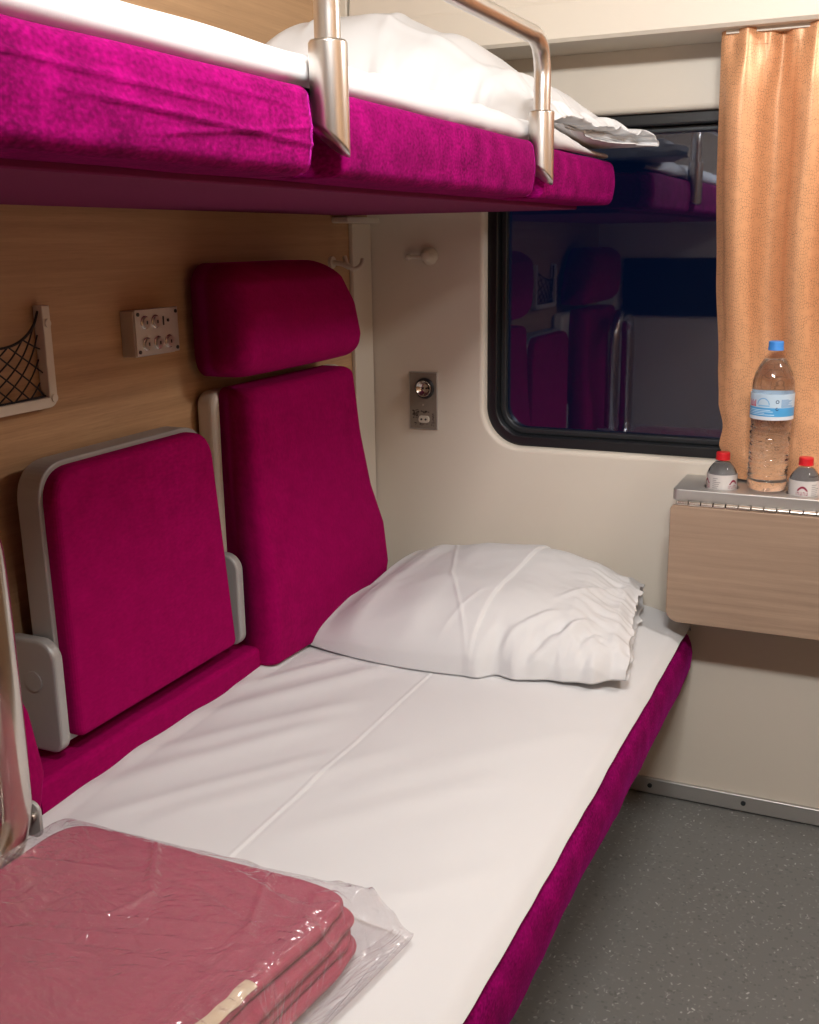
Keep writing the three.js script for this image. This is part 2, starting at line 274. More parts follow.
// ---------------------------------------------------------------- pillows
function pillowGeo(o) {
  const nu = 220, nv = 130, rings = [];
  for (let i = 0; i <= nu; i++) {
    const u = i / nu, ring = [];
    const prof = interp(o.profile, u);
    const P0 = v => {
      const f = [lerp(o.lf[0], o.rf[0], u), lerp(o.lf[1], o.rf[1], u) + o.bowF * 4 * u * (1 - u)], b = [lerp(o.lb[0], o.rb[0], u), lerp(o.lb[1], o.rb[1], u) - o.bowB * 4 * u * (1 - u)];
      let x = lerp(f[0], b[0], v), z = lerp(f[1], b[1], v);
      x += o.sideBow * (u > 0.5 ? 1 : -1) * Math.abs(2 * u - 1) ** 2 * 4 * v * (1 - v) + (u > 0.8 ? o.wave * smooth(0.8, 1, u) * (N(v * 7, 2) * 1.2 + 0.6 * N(v * 15, 5)) : 0);
      return [x, z];
    };
    const put = (v, top) => {
      let [x, z] = P0(v);
      const fr = (1 - smooth(0.0, 0.16, v)) * smooth(o.frontRuffleAt, o.frontRuffleAt + 0.1, u) * (1 - smooth(0.93, 1, u)); z += fr * 0.03 * N(x * 19, 3, 1);
      const vv = Math.pow(v, o.skew), cross = Math.pow(Math.max(0, 1 - Math.abs(2 * vv - 1) ** 2.3), 0.6), end = smooth(0.72, 1, u);
      let th = prof * cross, y;
      if (top) {
        let w = creases(o.creases, x, z) + o.noise * fbm(x * 9, z * 9, 4, 3) + end * o.ruffle * (N(x * 12, z * 34, 6) + 0.6 * N(x * 26, z * 60, 2)) + (1 - smooth(0.03, 0.2, v)) * smooth(o.frontRuffleAt, o.frontRuffleAt + 0.15, u) * o.ruffle * 1.5 * (N(x * 30, z * 14, 3) + 0.4 * N(x * 60, z * 20, 3));
        y = o.y + 0.006 + th + w * smooth(0, 0.12, cross) + (o.lift ? o.lift(u, v) : 0);
      } else y = o.y + 0.004 * (1 - smooth(0, 0.3, cross)) + (o.lift ? o.lift(u, v) : 0) * (1 - smooth(0, 0.35, cross));
      if (o.drop) y -= o.drop(z);
      return [x, y, z];
    };
    for (let j = 0; j <= nv; j++) ring.push(put(j / nv, true));
    for (let j = nv; j >= 0; j--) ring.push(put(j / nv, false));
    rings.push(ring);
  }
  // open end of the case: turn the lip inwards
  const last = rings[nu], mid = k => [0, 1, 2].map(q => last.reduce((s, p) => s + p[q], 0) / last.length)[k];
  const m = [mid(0), mid(1), mid(2)];
  rings.push(last.map(p => [p[0] - 0.004, lerp(p[1], m[1], 0.12), lerp(p[2], m[2], 0.02)]), last.map(p => [p[0] - 0.045, lerp(p[1], m[1], 0.35), lerp(p[2], m[2], 0.08)]));
  return loft(rings);
}
solo('pillow', pillowGeo({
  lf: [0.128, 0.61], rf: [0.82, 0.545], lb: [0.160, 0.055], rb: [0.735, 0.045], bowF: 0.075, bowB: 0.0, sideBow: 0.012, wave: 0.012, y: 0.5285, skew: 0.85, noise: 0.006, ruffle: 0.008, lift: (u, v) => 0.05 * smooth(0.45, 1, v) * (1 - 0.6 * smooth(0.7, 1, u)), frontRuffleAt: 0.55,
  profile: [[0, 0.004], [0.05, 0.06], [0.2, 0.105], [0.42, 0.135], [0.62, 0.135], [0.82, 0.115], [0.95, 0.08], [1, 0.055]],
  creases: [[0.53, 0.68, 0.53, 0.03, 0.006, 0.0025, 'step'], [0.525, 0.65, 0.40, 0.42, 0.0022, 0.004], [0.40, 0.42, 0.28, 0.08, 0.0018, 0.0045], [0.22, 0.5, 0.23, 0.22, 0.0025, 0.006], [0.66, 0.42, 0.79, 0.14, 0.005, 0.008], [0.57, 0.63, 0.66, 0.50, 0.008, 0.009], [0.62, 0.63, 0.69, 0.52, -0.008, 0.009], [0.66, 0.62, 0.73, 0.48, 0.009, 0.009], [0.72, 0.6, 0.76, 0.5, 0.006, 0.008], [0.46, 0.62, 0.50, 0.5, 0.002, 0.006]],
}), M.sheet, 'white pillow with creased case lying on the lower berth', 'pillow');

// ---------------------------------------------------------------- blanket in its clear bag
{
  const t = thing('folded_blanket', 'folded dusty red blanket inside a clear plastic bag on the sheet', 'blanket');
  const layer = (y0, y1, xr, k) => {
    const rings = [], n = 96, c = 0.045;
    for (let i = 0; i <= 8; i++) {
      const q = i / 8, d = 0.011 * (1 - Math.sqrt(Math.max(0.02, 1 - (2 * q - 1) ** 2))), o = [];
      for (let j = 0; j < n; j++) {
        const a = j / n * Math.PI * 2, C = Math.cos(a), S = Math.sin(a), u = Math.sign(C) * Math.abs(C) ** 0.2, w = Math.sign(S) * Math.abs(S) ** 0.2, z = 1.685 + (0.207 - d) * w;
        const ex = xr - 0.05 * (z - 1.45) / 0.48 + 0.010 * N(z * 11, k * 3) + 0.004 * N(z * 34, k), x0 = 0.256 + d, x = lerp(x0, ex - d, (u + 1) / 2);
        o.push([x, lerp(y0, y1, q) + 0.002 * N(x * 14, z * 14, k), z]);
      }
      rings.push(o);
    }
    return loft(rings);
  };
  [[0.532, 0.549, 0.735], [0.549, 0.566, 0.722], [0.566, 0.583, 0.73], [0.583, 0.6, 0.715]].forEach(([a, b, x], k) => part('fold', layer(a, b, x, k), M.blanket, t));
  part('binding', grid(4, 40, (u, v) => { const z = lerp(1.675, 1.84, v), x = 0.715 - 0.05 * (z - 1.45) / 0.48 + 0.010 * N(z * 11, 9) + 0.004 * N(z * 34, 3), a = lerp(0.55, 1.9, u); return [x - 0.011 + 0.013 * Math.cos(a), 0.5925 + 0.0105 * Math.sin(a), z]; }), M.binding, t, 'cream woven binding strip');
}
{
  const rings = [], nu = 170, nv = 130;
  const prof = [[0, 0.01], [0.015, 0.065], [0.035, 0.08], [0.5, 0.08], [0.8, 0.081], [0.92, 0.079], [0.95, 0.055], [0.975, 0.024], [1, 0.009]];
  const wr = [[0.42, 1.5, 0.49, 1.6, 0.006, 0.006], [0.49, 1.6, 0.47, 1.66, 0.005, 0.005], [0.5, 1.5, 0.56, 1.48, 0.005, 0.006], [0.30, 1.6, 0.45, 1.57, 0.004, 0.006], [0.40, 1.68, 0.6, 1.62, 0.005, 0.006], [0.38, 1.72, 0.58, 1.66, 0.006, 0.006], [0.34, 1.75, 0.56, 1.70, 0.005, 0.006], [0.56, 1.52, 0.66, 1.56, 0.006, 0.006], [0.54, 1.56, 0.65, 1.6, -0.005, 0.006], [0.6, 1.5, 0.64, 1.62, 0.005, 0.005]];
  for (let i = 0; i <= nu; i++) {
    const u = i / nu, T = interp(prof, u), o = [], right = smooth(0.7, 0.95, u);
    const x = (v) => lerp(0.238, 0.766 - 0.05 * v - 0.012 * N(v * 9, 3), u), z = v => lerp(1.452 - 0.014 * u, 1.93, v) + 0.004 * N(u * 8, v * 2);
    const cross = v => Math.max(0, 1 - Math.abs(2 * v - 1) ** 10) ** 0.6;
    for (let j = 0; j <= nv; j++) { const v = j / nv, X = x(v), Z = z(v), q = cross(v); o.push([X, 0.531 + T * q + (creases(wr, X, Z) + 0.004 * Math.abs(fbm(X * 12, Z * 16, 3, 3)) + right * 0.010 * (1 - Math.abs(N(X * 18, Z * 40, 1)) * 2.4) * smooth(1, 0.93, u) + 0.004 * right * N(X * 50, Z * 60, 2)) * smooth(0, 0.3, q), Z]); }
    for (let j = nv; j >= 0; j--) { const v = j / nv; o.push([x(v), 0.5295, z(v)]); }
    rings.push(o);
  }
  solo('plastic_bag', loft(rings), M.film, 'clear crinkled plastic bag holding the red blanket', 'bag');
}

// ---------------------------------------------------------------- window seat: backrest, headrest, shell
function cushionLoft(levels, roundTop, roundBottom, wob = 0) {    // level: y, x back, x front, z0, z1, r
  const rings = [], n = 44, y0 = levels[0][0], y1 = levels[levels.length - 1][0];
  for (let k = 0; k <= n; k++) {
    const y = lerp(y0, y1, 0.5 - 0.5 * Math.cos(Math.PI * k / n)), L = [1, 2, 3, 4, 5].map(q => { for (let i = 1; i < levels.length; i++) if (y <= levels[i][0] + 1e-9) return lerp(levels[i - 1][q], levels[i][q], (y - levels[i - 1][0]) / (levels[i][0] - levels[i - 1][0])); return levels[levels.length - 1][q]; });
    const e1 = y1 - y, e0 = y - y0, ins = (e, r) => e < r ? r * (1 - Math.sqrt(Math.max(0, 1 - (1 - e / r) ** 2))) : 0, d = ins(e1, roundTop) + ins(e0, roundBottom);
    const xb = L[0], xf = L[1] - d * 0.8, z0 = L[2] + d, z1 = L[3] - d, r = Math.min(L[4], (xf - xb) * 0.48), o = [];
    const face = 14, put = (x, z) => o.push([x + (x > xf - 1e-4 ? wob * N(y * 6, z * 6, 2) : 0), y, z]);
    for (let i = 0; i <= 6; i++) { const a = i / 6 * Math.PI / 2; put(xf - r + r * Math.sin(a + 0), z0 + r - r * Math.cos(a)); }
    for (let i = 1; i < face; i++) put(xf + 0.006 * Math.sin(Math.PI * i / face), lerp(z0 + r, z1 - r, i / face));
    for (let i = 0; i <= 6; i++) { const a = i / 6 * Math.PI / 2; put(xf - r + r * Math.cos(a), z1 - r + r * Math.sin(a)); }
    o.push([xb, y, z1], [xb, y, z0]); rings.push(o);
  }
  return loft(rings);
}
function seatBack(label, dz) {
  const t = thing('passenger_seat', label, 'seat'); t.position.z = dz;
  part('backrest', cushionLoft([[0.535, 0.052, 0.150, 0.235, 0.77, 0.028], [0.62, 0.052, 0.160, 0.225, 0.77, 0.028], [0.72, 0.052, 0.157, 0.24, 0.77, 0.028], [0.82, 0.052, 0.142, 0.275, 0.77, 0.026], [0.95, 0.052, 0.132, 0.305, 0.77, 0.024], [1.107, 0.052, 0.128, 0.33, 0.768, 0.024]], 0.02, 0.01, 0.002), M.velvet, t);
  part('headrest', cushionLoft([[1.128, 0.022, 0.125, 0.29, 0.79, 0.03], [1.18, 0.022, 0.14, 0.30, 0.796, 0.032], [1.25, 0.022, 0.145, 0.335, 0.796, 0.032], [1.31, 0.022, 0.14, 0.385, 0.796, 0.032], [1.345, 0.022, 0.125, 0.42, 0.79, 0.03]], 0.04, 0.035), M.velvet, t);
  part('seat_shell', faceX(extr(rrect(-0.785, -0.24, 0.585, 1.10, [0.01, 0.01, 0.03, 0.03]), 0.046, 0.014), 0.006), M.creamPlastic, t, 'cream plastic shell behind the cushion');
}
seatBack('purple velvet seat back with headrest beside the window wall', 0);
seatBack('purple velvet seat back by the end wall, mirrored in the window', 1.185);
// ---------------------------------------------------------------- folding armrest
{
  const t = thing('folding_armrest', 'folded up purple velvet armrest with grey shell beside the window seat', 'armrest');
  const outline = g => { const s = new THREE.Shape(), pts = [[-1.296 - g, 0.605 - g], [-0.836 + g, 0.605 - g], [-0.884 + g, 1.052 + g], [-1.302 - g, 1.052 + g]], r = [0.012, 0.012, 0.06 + g, 0.06 + g];
    pts.forEach((p, i) => { const a = V2(...pts[(i + 3) % 4]), b = V2(...p), c = V2(...pts[(i + 1) % 4]), d1 = a.clone().sub(b).normalize().multiplyScalar(r[i]).add(b), d2 = c.clone().sub(b).normalize().multiplyScalar(r[i]).add(b); i ? s.lineTo(d1.x, d1.y) : s.moveTo(d1.x, d1.y); s.quadraticCurveTo(b.x, b.y, d2.x, d2.y); }); s.closePath(); return s; };
  part('armrest_shell', metreUV(faceX(extr(outline(0.006), 0.045, 0.003, 12), 0.042)), M.greyPaint, t, 'grey painted shell');
  const g = new THREE.ExtrudeGeometry(outline(-0.008), { depth: 0.012, bevelEnabled: true, bevelSize: 0.012, bevelThickness: 0.014, bevelOffset: -0.006, bevelSegments: 5, curveSegments: 12 });
  part('cushion', metreUV(faceX(g, 0.088)), M.velvet, t);
  for (const z of [1.309, 0.797]) {
    const b = part('hinge_bracket', metreUV(extr(rrect(0.006, 0.108, 0.595, 0.785, [0.01, 0.024, 0.034, 0.02]), 0.022, 0.006, 10).translate(0, 0, z)), M.greyPaint, t);
    part('pivot_cap', cyl(0.017, 0.003, 'z', [0.062, 0.715, z > 1 ? z + 0.0222 : z - 0.0002], 24), M.greyPaint, b);
  }
  part('hinge_pin', cyl(0.008, 0.51, 'z', [0.062, 0.612, 1.06], 14), M.steel, t);
}
// ---------------------------------------------------------------- steel grab rail at the foot
{
  const t = thing('grab_rail', 'polished steel grab rail loop standing beside the blanket bag', 'rail');
  const X = 0.220, za = 1.55, zb = 1.8, y0 = 0.562, y1 = 1.08, r = 0.027, c = 0.09, pts = [];
  for (const [cy, cz, a0] of [[y0 + c, za + c, 0], [y0 + c, zb - c, 1], [y1 - c, zb - c, 2], [y1 - c, za + c, 3]]) for (let k = 0; k <= 6; k++) { const a = (a0 + k / 6) * Math.PI / 2; pts.push([X, cy - c * Math.sin(a), cz - c * Math.cos(a)]); }
  part('rail_tube', tube(pts, r, 200, 24, true), M.steelPolish, t);
  const b = part('rail_bracket', metreUV(extr(rrect(0.172, 0.244, 0.588, 0.642, [0.004, 0.012, 0.016, 0.004]), 0.006, 0.0015).translate(0, 0, za - 0.03)), M.greyPaint, t, 'light grey bracket with a bolt');
  part('bolt', cyl(0.006, 0.008, 'z', [0.2345, 0.622, za - 0.021], 12), M.steel, b);
}

// ---------------------------------------------------------------- upper berth
{
  const t = thing('upper_berth', 'upper berth with a purple velvet mattress above the seat', 'berth');
  const rings = [], zs = []; for (let k = 0; k <= 220; k++) zs.push(lerp(0.105, 2.1, k / 220));
  const post = [1.412, 0.652], y0 = 1.451, y1 = 1.544, xb = 0.02;
  const seams = [[1.95, 1.520, 1.62, 1.507, 0.0028, 0.0022], [1.8, 1.497, 1.45, 1.483, 0.003, 0.0022], [1.75, 1.53, 1.5, 1.52, 0.0022, 0.002], [1.7, 1.475, 1.45, 1.50, 0.002, 0.002]];
  for (const z of zs) {
    const notch = Math.max(...post.map(p => 1 - smooth(0.022, 0.030, Math.abs(z - p)))) * 0.05, e = Math.min(z - 0.105, 2.1 - z), d = e < 0.03 ? 0.03 * (1 - Math.sqrt(1 - (1 - e / 0.03) ** 2)) : 0;
    const seg = z > 1.412 ? 0 : z > 0.652 ? 1 : 2, xf = 0.662 - notch - d + [0, 0.004, 0][seg] + 0.002 * N(z * 5, 2), top = y1 + [0.001, 0, -0.003][seg] + 0.0015 * N(z * 8, 4) - d * 0.3, bot = y0 + 0.0015 * N(z * 6, 8) + d * 0.2, r = 0.017, o = [];
    for (let i = 0; i <= 5; i++) { const a = i / 5 * Math.PI / 2; o.push([xf - r + r * Math.sin(a), bot + r - r * Math.cos(a), z]); }
    for (let i = 1; i < 22; i++) { const y = lerp(bot + r, top - r, i / 22); o.push([xf + 0.003 * Math.sin(Math.PI * i / 22) + (notch < 0.01 ? creases(seams, z, y) + 0.002 * fbm(z * 9, y * 12, 3, 3) : 0), y, z]); }
    for (let i = 0; i <= 5; i++) { const a = i / 5 * Math.PI / 2; o.push([xf - r + r * Math.cos(a), top - r + r * Math.sin(a), z]); }
    o.push([xf * 0.5, top, z], [xb, top, z], [xb, bot, z], [xf * 0.5, bot, z]); rings.push(o);
  }
  part('mattress', loft(rings), M.velvetCrushed, t);
  part('berth_board', box(0.004, 0.58, 1.443, 1.453, 0.12, 2.1, 0.003), M.plumShaded, t, 'plain plum cloth under the berth with shade put into its colour');
}
{
  const c = new THREE.CatmullRomCurve3([[0.03, 1.592], [0.3, 1.592], [0.55, 1.592], [0.605, 1.590], [0.632, 1.582], [0.645, 1.568], [0.6445, 1.553], [0.634, 1.5465]].map(p => V3(p[0], p[1], 0)));
  const cr = [[0.62, 1.2, 0.6, 1.1, 0.004, 0.01], [0.63, 1.0, 0.58, 0.9, 0.005, 0.012], [0.63, 0.85, 0.6, 0.78, 0.004, 0.01]];
  const fn = off => (u, v) => { const z = lerp(0.112, 2.09, v), p = c.getPointAt(u), n = c.getTangentAt(u), far = smooth(0.5, 0.2, z), d = creases(cr, p.x, z) + 0.004 * N(p.x * 7, z * 5, 3) + 0.003 * N(z * 18, p.y * 30, 6) * smooth(1.0, 0.7, z) - off, fl = smooth(0.25, 0.11, z); return [p.x - n.y * d + 0.004 * N(z * 4, 7), lerp(p.y + n.x * d, 1.5475 + (p.y - 1.5465) * 0.35, far), z]; };
  const a = grid(110, 240, fn(0)), b = grid(110, 240, fn(0.0012)); b.index.array.reverse();
  solo('bed_sheet', mergeGeometries([a, b]), M.sheet, 'white sheet folded over the upper berth mattress', 'sheet');
}
solo('pillow', pillowGeo({
  lf: [0.05, 0.80], rf: [0.62, 0.46], lb: [0.05, 0.14], rb: [0.735, 0.09], bowF: 0.05, bowB: 0.0, sideBow: 0.01, wave: 0.02, y: 1.597, skew: 0.95, noise: 0.006, ruffle: 0.010, frontRuffleAt: 0.45,
  profile: [[0, 0.02], [0.05, 0.13], [0.2, 0.20], [0.4, 0.21], [0.6, 0.172], [0.8, 0.105], [0.92, 0.05], [1, 0.025]],
  lift: (u, v) => -0.006 * smooth(0.8, 1, u) * (1 - v), drop: z => 0.028 * smooth(0.52, 0.25, z),
  creases: [[0.2, 0.62, 0.16, 0.3, 0.006, 0.01], [0.35, 0.66, 0.3, 0.35, 0.005, 0.012], [0.3, 0.55, 0.5, 0.5, 0.005, 0.012], [0.45, 0.6, 0.6, 0.3, 0.004, 0.012], [0.58, 0.5, 0.66, 0.3, 0.008, 0.012]],
}), M.sheet, 'white pillow on the upper berth behind the steel guard rail', 'pillow');
// guard rail
{
  const t = thing('guard_rail', 'brushed stainless steel guard rail on the edge of the upper berth', 'rail');
  const X = 0.668, zA = 1.412, zB = 0.656, yT = 1.705;
  part('rail_tube', tube([[X, 1.56, zB], [X, 1.62, zB], [X, 1.66, zB], [X, 1.69, zB + 0.012], [X, yT, zB + 0.042], [X, yT, zB + 0.09], [X, yT, (zA + zB) / 2], [X, yT, zA - 0.09], [X, yT, zA - 0.042], [X, 1.69, zA - 0.012], [X, 1.66, zA], [X, 1.62, zA], [X, 1.56, zA]], 0.0145, 120, 20), M.steel, t);
  for (const z of [zA, zB]) {
    const r = 0.0215, rr = 0.0185, o = [], n = 32, R = (rad, yf) => Array.from({ length: n }, (_, i) => { const a = i / n * Math.PI * 2, dx = rad * Math.cos(a), dz = rad * Math.sin(a); return [X + dx, yf(dx, dz), z - dz]; });
    part('sleeve', loft([R(r * 0.55, (dx, dz) => 1.486 - 0.55 * (dx + dz)), R(r * 0.97, (dx, dz) => 1.488 - 0.55 * (dx + dz)), R(r, (dx, dz) => 1.493 - 0.55 * (dx + dz)), R(r, () => 1.54), R(r, () => 1.589), R(rr + 0.0015, () => 1.592), R(0.0146, () => 1.592)]), M.steel, t);
  }
}

// ---------------------------------------------------------------- things on the wood wall
{
  const t = thing('control_panel', 'small metal control box with round buttons on the wood wall', 'control panel');
  part('housing', box(0.0, 0.03, 1.187, 1.268, 0.866, 0.981, 0.002), M.alu, t);
  part('face_plate', box(0.0305, 0.034, 1.189, 1.270, 0.858, 0.981, 0.0012), M.alu, t);
  const bt = (z, y) => { const b = part('button', cyl(0.0095, 0.006, 'x', [0.0365, y, z], 22), M.steel, t); part('button_ring', new THREE.TorusGeometry(0.0105, 0.0018, 8, 24).rotateY(Math.PI / 2).translate(0.0345, y, z), M.steelPolish, b); part('button_mark', box(0.0394, 0.0398, y - 0.003, y + 0.003, z - 0.002, z + 0.002), M.darkMetal, b); };
  for (const [z, y] of [[0.955, 1.247], [0.925, 1.247], [0.953, 1.209], [0.921, 1.209], [0.889, 1.209]]) bt(z, y);
  part('slot', box(0.0335, 0.0346, 1.239, 1.255, 0.900, 0.904), M.black, t); part('indicator', cyl(0.003, 0.002, 'x', [0.0348, 1.247, 0.889], 10), M.black, t);
  for (const y of [1.196, 1.262]) for (const z of [0.865, 0.974]) part('screw', cyl(0.0035, 0.002, 'x', [0.0348, y, z], 10), M.darkMetal, t);
}
{
  const t = thing('net_pocket', 'black elastic net pocket in a cream frame on the wood wall', 'net pocket');
  const za = 1.175, zb = 1.43, y0 = 1.128, y1 = 1.29, s = new THREE.Shape(); const w = 0.017;
  s.moveTo(-zb, y1); s.lineTo(-zb, y0 + 0.02); s.quadraticCurveTo(-zb, y0, -zb + 0.02, y0); s.lineTo(-za - 0.02, y0); s.quadraticCurveTo(-za, y0, -za, y0 + 0.02); s.lineTo(-za, y1); s.lineTo(-za - w, y1); s.lineTo(-za - w, y0 + w); s.lineTo(-zb + w, y0 + w); s.lineTo(-zb + w, y1);
  part('pocket_frame', metreUV(faceX(extr(s, 0.02, 0.002), 0.002)), M.creamPlastic, t);
  for (const [z, y] of [[za + w / 2, 1.262], [za + w / 2, 1.143], [zb - w / 2, 1.262], [zb - w / 2, 1.143]]) part('screw', cyl(0.0065, 0.003, 'x', [0.023, y, z], 16), M.creamPlastic, t);
  const top = z => { const q = (z - za - w) / (zb - za - 2 * w); return 1.281 - 0.048 * Math.pow(Math.max(0, 4 * q * (1 - q)), 0.7); }, bot = y0 + w, cords = [], pt = (q, f) => { const z = lerp(za + w, zb - w, q); return [0.012 + 0.018 * Math.sin(Math.PI * clamp(q)) * (0.3 + f), lerp(bot, top(z), f), z]; };
  const nq = 6;
  for (let i = -5; i <= nq; i++) for (const dir of [1, -1]) {
    const pts = []; for (let k = 0; k <= 10; k++) { const f = k / 10, q = dir > 0 ? (i + 3.5 * f) / nq : (nq - i - 3.5 * f) / nq; if (q >= -0.001 && q <= 1.001) pts.push(pt(clamp(q), f)); }
    if (pts.length > 2) cords.push(tube(pts, 0.0014, pts.length * 2, 5));
  }
  const line = f => tube(Array.from({ length: 17 }, (_, k) => pt(k / 16, f)), 0.0022, 40, 6); cords.push(line(1), line(0.01));
  part('net', mergeGeometries(cords), M.cord, t, 'black elastic diamond netting');
}
{
  const t = thing('coat_hook', 'small cream double coat hook on the wood wall by the headrest', 'hook');
  part('hook_plate', cyl(0.014, 0.008, 'x', [0.004, 1.334, 0.20], 20), M.creamPlastic, t);
  part('hook_arm', tube([[0.006, 1.334, 0.2], [0.03, 1.33, 0.195], [0.045, 1.322, 0.19]], 0.006, 16, 10), M.creamPlastic, t);
  part('hook_prong', tube([[0.03, 1.348, 0.185], [0.038, 1.328, 0.185], [0.05, 1.318, 0.178], [0.06, 1.325, 0.16], [0.062, 1.34, 0.15]], 0.0055, 30, 10), M.creamPlastic, t);
}
{
  const t = thing('wall_peg', 'cream round peg with thin side arm on the window wall', 'hook');
  part('peg_plate', lathe([[0, 0.0], [0.022, 0.0], [0.022, 0.004], [0.016, 0.008], [0.012, 0.02], [0.0115, 0.03], [0.007, 0.034], [0, 0.034]], 28).rotateX(Math.PI / 2).translate(0.172, 1.344, 0.0), M.creamPlastic, t);
  part('peg_arm', tube([[0.172, 1.344, 0.026], [0.15, 1.343, 0.022], [0.125, 1.342, 0.018]], 0.0045, 16, 10), M.creamPlastic, t);
  part('peg_tip', new THREE.SphereGeometry(0.008, 16, 12).translate(0.121, 1.342, 0.017), M.creamPlastic, t);
}
{
  const t = thing('socket_plate', 'metal plate with round razor socket and small outlet on window wall', 'socket');
  const face = (() => {
    const c = document.createElement('canvas'); c.width = 128; c.height = 240; const g = c.getContext('2d'); g.fillStyle = '#8d857a'; g.fillRect(0, 0, 128, 240);
    for (let i = 0; i < 900; i++) { const v = 120 + rnd() * 40 | 0; g.fillStyle = `rgba(${v},${v - 6},${v - 14},0.35)`; g.fillRect(rnd() * 128, rnd() * 240, 1 + rnd() * 12, 1); }
    g.fillStyle = 'rgba(40,32,28,0.75)'; for (let i = 0; i < 46; i++) g.fillRect(10 + rnd() * 28, 158 + rnd() * 36, 2 + rnd() * 8, 2 + rnd() * 3);
    for (let i = 0; i < 20; i++) g.fillRect(52 + rnd() * 34, 160 + rnd() * 12, 2 + rnd() * 7, 2 + rnd() * 2);
    for (let i = 0; i < 22; i++) g.fillRect(102 + rnd() * 12, 165 + rnd() * 58, 2 + rnd() * 3, 2 + rnd() * 4);
    for (let i = 0; i < 14; i++) g.fillRect(14 + rnd() * 78, 212 + rnd() * 12, 2 + rnd() * 6, 2 + rnd() * 2);
    const x = new THREE.CanvasTexture(c); x.colorSpace = THREE.SRGBColorSpace; return x;
  })();
  part('plate', box(0.113, 0.192, 0.908, 1.056, 0, 0.007, 0.002), M.alu, t);
  const p = new THREE.PlaneGeometry(0.074, 0.143).translate(0.1525, 0.982, 0.0075); part('plate_print', p, std({ map: face, metalness: 0.35, roughness: 0.45 }), t);
  part('socket_ring', new THREE.TorusGeometry(0.022, 0.005, 10, 36).translate(0.158, 1.015, 0.01), M.black, t);
  part('socket_face', lathe([[0, 0.002], [0.008, 0.002], [0.013, 0.003], [0.019, 0.012], [0.021, 0.012], [0.021, 0]], 36).rotateX(Math.PI / 2).translate(0.158, 1.015, 0.007), M.steelPolish, t);
  for (const d of [-0.005, 0.005]) part('pin_hole', cyl(0.0026, 0.002, 'z', [0.158 + d, 1.015, 0.0105], 10), M.black, t);
  const o = part('outlet', extr(rrect(0.141, 0.170, 0.926, 0.944, 0.007), 0.006, 0.001).translate(0, 0, 0.0065), M.creamPlastic, t);
  for (const d of [-0.006, 0.006]) part('pin_hole', cyl(0.0028, 0.002, 'z', [0.1555 + d, 0.935, 0.0125], 10), M.black, o);
  part('screw', cyl(0.0025, 0.002, 'z', [0.153, 0.972, 0.008], 10), M.steel, t);
}

// ---------------------------------------------------------------- window table and bottles
const SY = 0.84, SZ = 0.165;
{
  const t = thing('window_table', 'metal window shelf with a hinged wood flap folded down', 'table');
  const s = rrect(0.826, 1.5, -SZ, 0, [0.012, 0.012, 0.002, 0.002]); for (const x of [0.922, 1.096]) { const h = new THREE.Path(); h.absarc(x, -0.104, 0.037, 0, Math.PI * 2); s.holes.push(h); }
  const g = extr(s, 0.026, 0.003, 24); g.rotateX(-Math.PI / 2); g.translate(0, SY - 0.026, 0); g.applyMatrix4(new THREE.Matrix4());
  part('shelf_top', metreUV(g), M.alu, t, 'brushed metal shelf with cup holes');
  for (const x of [0.922, 1.096]) part('cup_holder', lathe([[0.0365, 0.835], [0.0385, 0.834], [0.0385, 0.712], [0, 0.712], [0, 0.716], [0.0365, 0.716], [0.0365, 0.834]], 32).translate(x, 0, 0.104), M.darkMetal, t);
  part('flap', metreUV(extr(rrect(0.826, 1.5, 0.535, 0.806, [0.03, 0.03, 0.008, 0.008]), 0.018, 0.002, 10).translate(0, 0, SZ)), M.woodTable, t, 'wood grain folding flap');
  for (let i = 0, x = 0.838; x < 1.49; x += 0.0265, i++) part('hinge_knuckle', cyl(0.0066, 0.0235, 'x', [x + 0.013, 0.8105, SZ + 0.009 + (i % 2) * 0.001], 14), M.steelPolish, t);
}
function capGeo(r, h, y) { const n = 72, ring = (k, yy) => Array.from({ length: n }, (_, i) => { const a = i / n * Math.PI * 2, q = r * k * (i % 2 ? 0.97 : 1); return [q * Math.cos(a), yy, -q * Math.sin(a)]; }), sm = (k, yy) => Array.from({ length: n }, (_, i) => { const a = i / n * Math.PI * 2; return [r * k * Math.cos(a), yy, -r * k * Math.sin(a)]; }); return loft([sm(1.04, y), sm(1.04, y + h * 0.22), ring(1, y + h * 0.26), ring(1, y + h * 0.88), sm(0.93, y + h), sm(0.3, y + h)]); }
const labelMat = (w, h, draw) => { const c = document.createElement('canvas'); c.width = w; c.height = h; draw(c.getContext('2d'), w, h); const x = new THREE.CanvasTexture(c); x.colorSpace = THREE.SRGBColorSpace; return std({ map: x, roughness: 0.4, side: THREE.DoubleSide }); };
